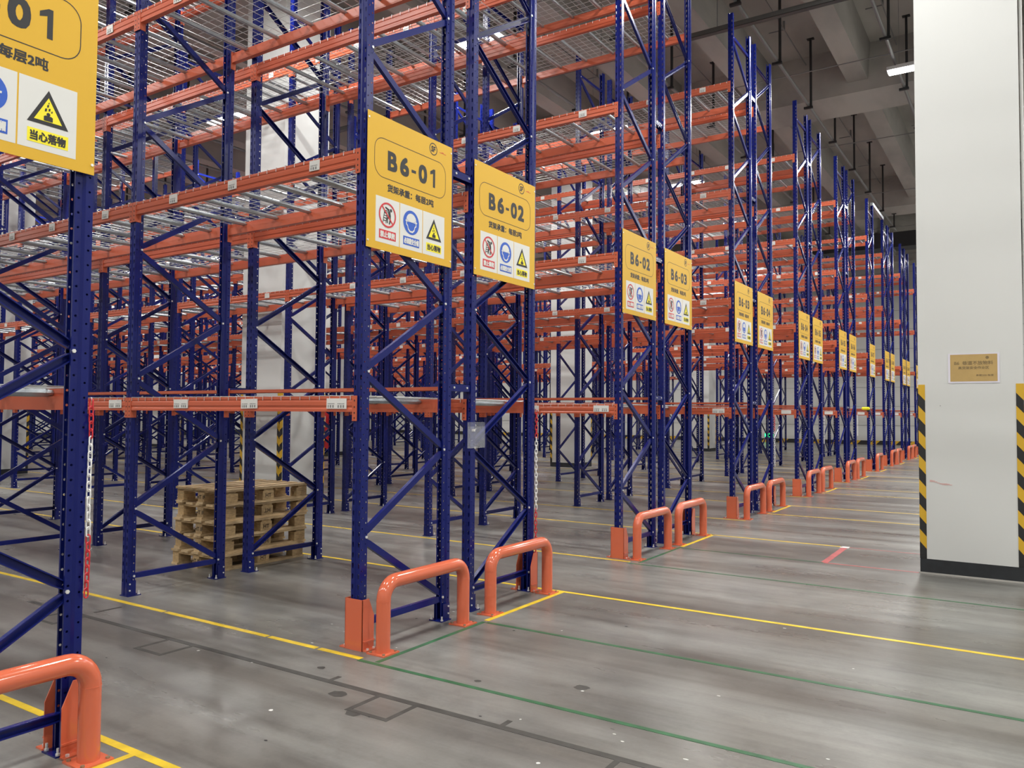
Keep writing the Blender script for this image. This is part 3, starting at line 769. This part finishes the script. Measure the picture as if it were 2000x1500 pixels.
# ------------------------------------------------------------------ barrier chains
def link_mesh(m_):
    mb = MB(); pts = []
    for i in range(16):
        a = 2 * math.pi * i / 16; pts.append((.0105 * math.cos(a), 0, .012 * (1 if math.sin(a) >= 0 else -1) * (abs(math.sin(a)) > .02) + .011 * math.sin(a)))
    n = len(pts); vv = []; q = 6
    for i in range(n):
        p = Vector(pts[i]); t = (Vector(pts[(i + 1) % n]) - Vector(pts[i - 1])).normalized(); y = Vector((0, 1, 0)); x = t.cross(y).normalized()
        vv += [p + x * .0036 * math.cos(2 * math.pi * k / q) + y * .0036 * math.sin(2 * math.pi * k / q) for k in range(q)]
    ff = [(i * q + k, i * q + (k + 1) % q, ((i + 1) % n) * q + (k + 1) % q, ((i + 1) % n) * q + k) for i in range(n) for k in range(q)]
    mb.add(vv, ff); return mb.mesh('chain_link', m_)
ME_LR, ME_LW = link_mesh(CRED), link_mesh(CWHT)
def make_chain(r, z0, segs, label):
    yb = ROWS[r][1]
    c = thing('barrier_chain', label, 'chain', (.060, yb + .046, z0), group='red and white barrier chains')
    mb = MB(); mb.tube([(-.012, 0, 0), (.0, 0, .0), (.006, 0, -.012)], .003, 6); obj('hook', mb.mesh('hook', ZINC), c)
    z = -.028; k = 0
    for colr, ln in segs:
        for i in range(int(ln / .036)):
            obj('chain_link', ME_LR if colr == 'r' else ME_LW, c, (0, .002 * math.sin(k * .4), z), R(20 + 90 * (k % 2) + random.uniform(-12, 12))); z -= .036; k += 1
make_chain(0, 1.66, (('r', .20), ('w', .48), ('r', .30)), 'red and white plastic chain hanging on the B6-01 rack post above its protector')
make_chain(2, 1.64, (('r', .28), ('w', .68), ('r', .45)), 'red and white plastic chain hanging on the B6-02 rack post paired with B6-01')
make_chain(6, 1.60, (('r', .30), ('w', .62)), 'red and white plastic chain hanging on the B6-04 rack post paired with B6-03')
make_chain(8, 1.60, (('w', .62),), 'white plastic chain hanging on the B6-05 rack post paired with B6-04')
make_chain(10, 1.62, (('w', .55),), 'white plastic chain hanging on the B6-06 rack post')

# clear document pocket clipped to a rack post
dp_ = thing('document_pocket', 'clear plastic document pocket clipped to the B6-02 rack end post', 'document holder', (.058, 5.245, 1.42), rot=(R(90), 0, R(90)))
obj('back_sheet', MB().box(-.115, .12, -.105, .105, 0, .002).mesh('back_sheet', CLEAR), dp_)
obj('front_sheet', MB().box(-.115, .12, -.105, .07, .008, .010).mesh('front_sheet', CLEAR), dp_)
obj('rim', MB().box(-.115, .12, -.105, -.10, .002, .008).box(-.115, -.112, -.1, .1, .002, .008).box(.117, .12, -.1, .1, .002, .008).mesh('rim', CLEAR), dp_)
obj('clip', MB().box(-.045, -.025, .03, .05, -.008, .012).mesh('clip', ZINC), dp_)

# yellow housing on the beam end of the single rack
yh = thing('belt_housing', 'small yellow plastic housing fixed to the end post of the single rack', 'housing', (-.06, 24.685, 1.735))
mb = MB(); mb.tube([(-.11, 0, .065), (-.085, 0, .065), (.08, 0, .065), (.105, 0, .065)], [.024, .046, .046, .024], 12); obj('housing_shell', smooth_by_angle(mb.mesh('housing_shell', PYEL)), yh)
obj('housing_bracket', MB().box(.03, .095, -.005, .0525, -.012, .045).mesh('housing_bracket', HBLK), yh)

# ------------------------------------------------------------------ stack of pallets
PWX, PLY, PHT = .80, 1.10, .162
def pallet_meshes():
    tb_, cb, bl, bb_ = .022, .022, .080, .022
    d = {}
    d['top_board'] = MB().box(-.058, .058, -PLY / 2, PLY / 2, -tb_ / 2, tb_ / 2).mesh('top_board', WOOD2)
    d['cross_board'] = MB().box(-PWX / 2 + .012, PWX / 2 - .012, -.06, .06, -.011, .011).mesh('cross_board', WOOD)
    d['block'] = MB().box(-.05, .05, -.0725, .0725, -.048, .048).mesh('block', WOOD)
    d['bottom_board'] = MB().box(-.05, .05, -PLY / 2, PLY / 2, -.011, .011).mesh('bottom_board', WOOD2)
    return d
PM = pallet_meshes()
NB = ['lowest', 'second', 'middle', 'fourth', 'topmost']
offs = [(0, 0, 0), (-.012, .035, -.8), (.014, .012, .7), (-.004, .05, -1.2), (.022, .025, .9)]
for k in range(5):
    ox, oy, ra = offs[k]
    p_ = thing('wooden_pallet', f'worn wooden pallet, {NB[k]} of the five in the stack', 'pallet', (-3.315 + ox, 5.60 + oy, k * PHT), R(ra), group='stacked wooden pallets')
    for i in range(5): obj('top_board', PM['top_board'], p_, (-.342 + i * .171, 0, PHT - .011))
    for i in range(3): obj('cross_board', PM['cross_board'], p_, (0, -PLY / 2 + .075 + i * (PLY - .15) / 2, PHT - .033))
    for i in range(3):
        for j in range(3):
            b_ = obj('block', PM['block'], p_, ((i - 1) * (PWX / 2 - .062), (j - 1) * (PLY / 2 - .0865), .070))
    for i in range(3): obj('bottom_board', PM['bottom_board'], p_, ((i - 1) * (PWX / 2 - .06), 0, .011))
    obj('heat_stamp', text_mesh('HT IF', .055, BURN, .001), p_, (-.0, -PLY / 2 + .0128, .070), rot=(R(90), 0, 0))
    obj('heat_stamp', text_mesh('HT', .06, BURN, .001), p_, (PWX / 2 - .0108, .0, .070), rot=(R(90), R(180) if k in (1, 3) else 0, R(90)))

# ------------------------------------------------------------------ ceiling services
ME_PIPE = smooth_by_angle(MB().tube([(0, YF + 1, 0), (0, 34.5, 0)], .034, 10).mesh('pipe_run', PIPE))
def hang_mesh(zt):
    mb = MB(); mb.box(-.024, .024, -.024, .024, -.04, zt); mb.box(-.16, .04, -.03, .03, -.085, -.036); mb.box(-.08, .08, -.05, .05, zt - .02, zt)
    return mb.mesh('drop_bracket', DARK)
ME_HANG = {False: hang_mesh(ZC - 9.0 - .001), True: hang_mesh(9.45 - 9.0 - .001)}
mb = MB(); mb.box(-.02, .02, -.02, .02, 0, .2); mb.box(-.34, .02, -.012, .012, -.01, .01); ME_TH = mb.mesh('conduit_hanger', PIPE)
BAYS = list(zip(GIRD[:-1], GIRD[1:]))
for k in range(-2, 12):
    x = (-8.6 if k == 3 else -16.9 if k == 7 else -.44 - 2.38 * k) if k >= 0 else (1.62 if k == -1 else 4.2)
    p_ = thing('sprinkler_pipe', 'grey sprinkler pipe on black drop brackets under the concrete ceiling', 'pipe', (x, 0, 9.0), group='sprinkler pipes below the ceiling')
    obj('pipe_run', ME_PIPE, p_)
    for i in range(11):
        y = 5.3 + i * 2.83; obj('drop_bracket', ME_HANG[any(abs(y - g_) < .8 for g_ in GIRD)], p_, (.06, y, 0))
    if k <= 4:
        for a_, b_ in BAYS[1:3]:
            c_ = thing('ceiling_conduit', 'thin grey conduit running just below the concrete ceiling', 'conduit', (x - .26, 0, 10.4), group='thin ceiling conduits')
            obj('conduit_run', MB().tube([(0, a_ + .76, 0), (0, b_ - .76, 0)], .014, 8).mesh('conduit', PIPE), c_)
            for i in range(3): obj('conduit_hanger', ME_TH, c_, (0, a_ + 1.9 + i * 3.4, 0))
# cable tray across the hall
ct = thing('cable_tray', 'long galvanised cable tray hung across the hall above the racks', 'cable tray', (0, 14.18, 8.70))
mb = MB(); mb.box(-14, 6, -.06, -.055, 0, .09); mb.box(-14, 6, .055, .06, 0, .09); mb.box(-14, 6, -.06, .06, 0, .006); obj('tray', mb.mesh('tray', TRAYM), ct)
for x in (-12.5, -7.9, -3.3, -.9, 2.25, 4.9):
    obj('tray_rod', MB().tube([(x, 0, .0), (x, 0, ZC - 8.70)], .008, 6).mesh('tray_rod', PIPE), ct)
# dark ventilation duct beyond
vd = thing('air_duct', 'dark rectangular air duct crossing under the far ceiling', 'duct', (0, 38.5, 9.0))
obj('duct_run', MB().box(XL + 1, XR - 1, -.5, .5, 0, .66).mesh('duct_run', BAND), vd)
for x in range(-40, 12, 3): obj('duct_flange', MB().box(-.03, .03, -.54, .54, -.04, .70).mesh('duct_flange', PIPE), vd, (x, 0, 0))

# ------------------------------------------------------------------ ceiling lamps
ME_LH = MB().box(-.62, .62, -.15, .15, .02, .09).box(-.45, .45, -.05, .05, .09, .14).mesh('lamp_housing', HOUSE)
ME_LD = MB().box(-.60, .60, -.13, .13, 0, .02).mesh('diffuser', LAMP)
mb = MB()
for x in (-.4, .4): mb.tube([(x, 0, .09), (x, 0, ZC - 8.8)], .004, 5)
ME_LC = mb.mesh('suspension_wires', PIPE)
ME_CON = MB().tube([(-36, 0, 0), (6, 0, 0)], .012, 6).mesh('feed_conduit', PIPE)
LX = [9.6, 2.09, -5.08, -12.65, -20.2, -27.8, -35.4]; LY = [-4.9, 0.9, 6.6, 12.3, 18.05, 23.5, 29.3, 35.0, 41.0]
for y in LY[3:]:
    c_ = thing('lamp_conduit', 'thin feed conduit stretched across the hall above a row of lamps', 'conduit', (0, y, 9.22), group='feed conduits of the lamps'); obj('feed_conduit', ME_CON, c_)
def in_picture(P):
    d = Vector(P) - CAM; z = d @ fw
    return z > 0 and abs(FPX * (d @ rt) / z) < 1000 and abs(FPX * (d @ up) / z) < 750
for x in LX:
    for y in LY:
        if x == -5.08 and y > 32: continue              # the photograph shows no lamp there
        # the rows of lamps run on past the picture: over the main aisle and behind the camera
        off = '' if any(in_picture((x + dx, y + dy, 8.8)) for dx in (-.6, 0, .6) for dy in (-.13, .13)) else '_offscreen'
        l_ = thing('ceiling_lamp' + off, 'linear white ceiling lamp hung below the concrete beams', 'lamp', (x, y, 8.8), group='linear lamps hung in rows over the racks')
        obj('lamp_housing', ME_LH, l_); obj('diffuser' + off, ME_LD, l_); obj('suspension_wires', ME_LC, l_)
        ld = bpy.data.lights.new('lamp_light' + off, 'AREA'); ld.shape = 'RECTANGLE'; ld.size = 1.2; ld.size_y = .26; ld.energy = LAMP_W; ld.color = (1.0, 0.985, 0.95)
        lo = obj('lamp_light' + off, ld, l_, (0, 0, -.01))
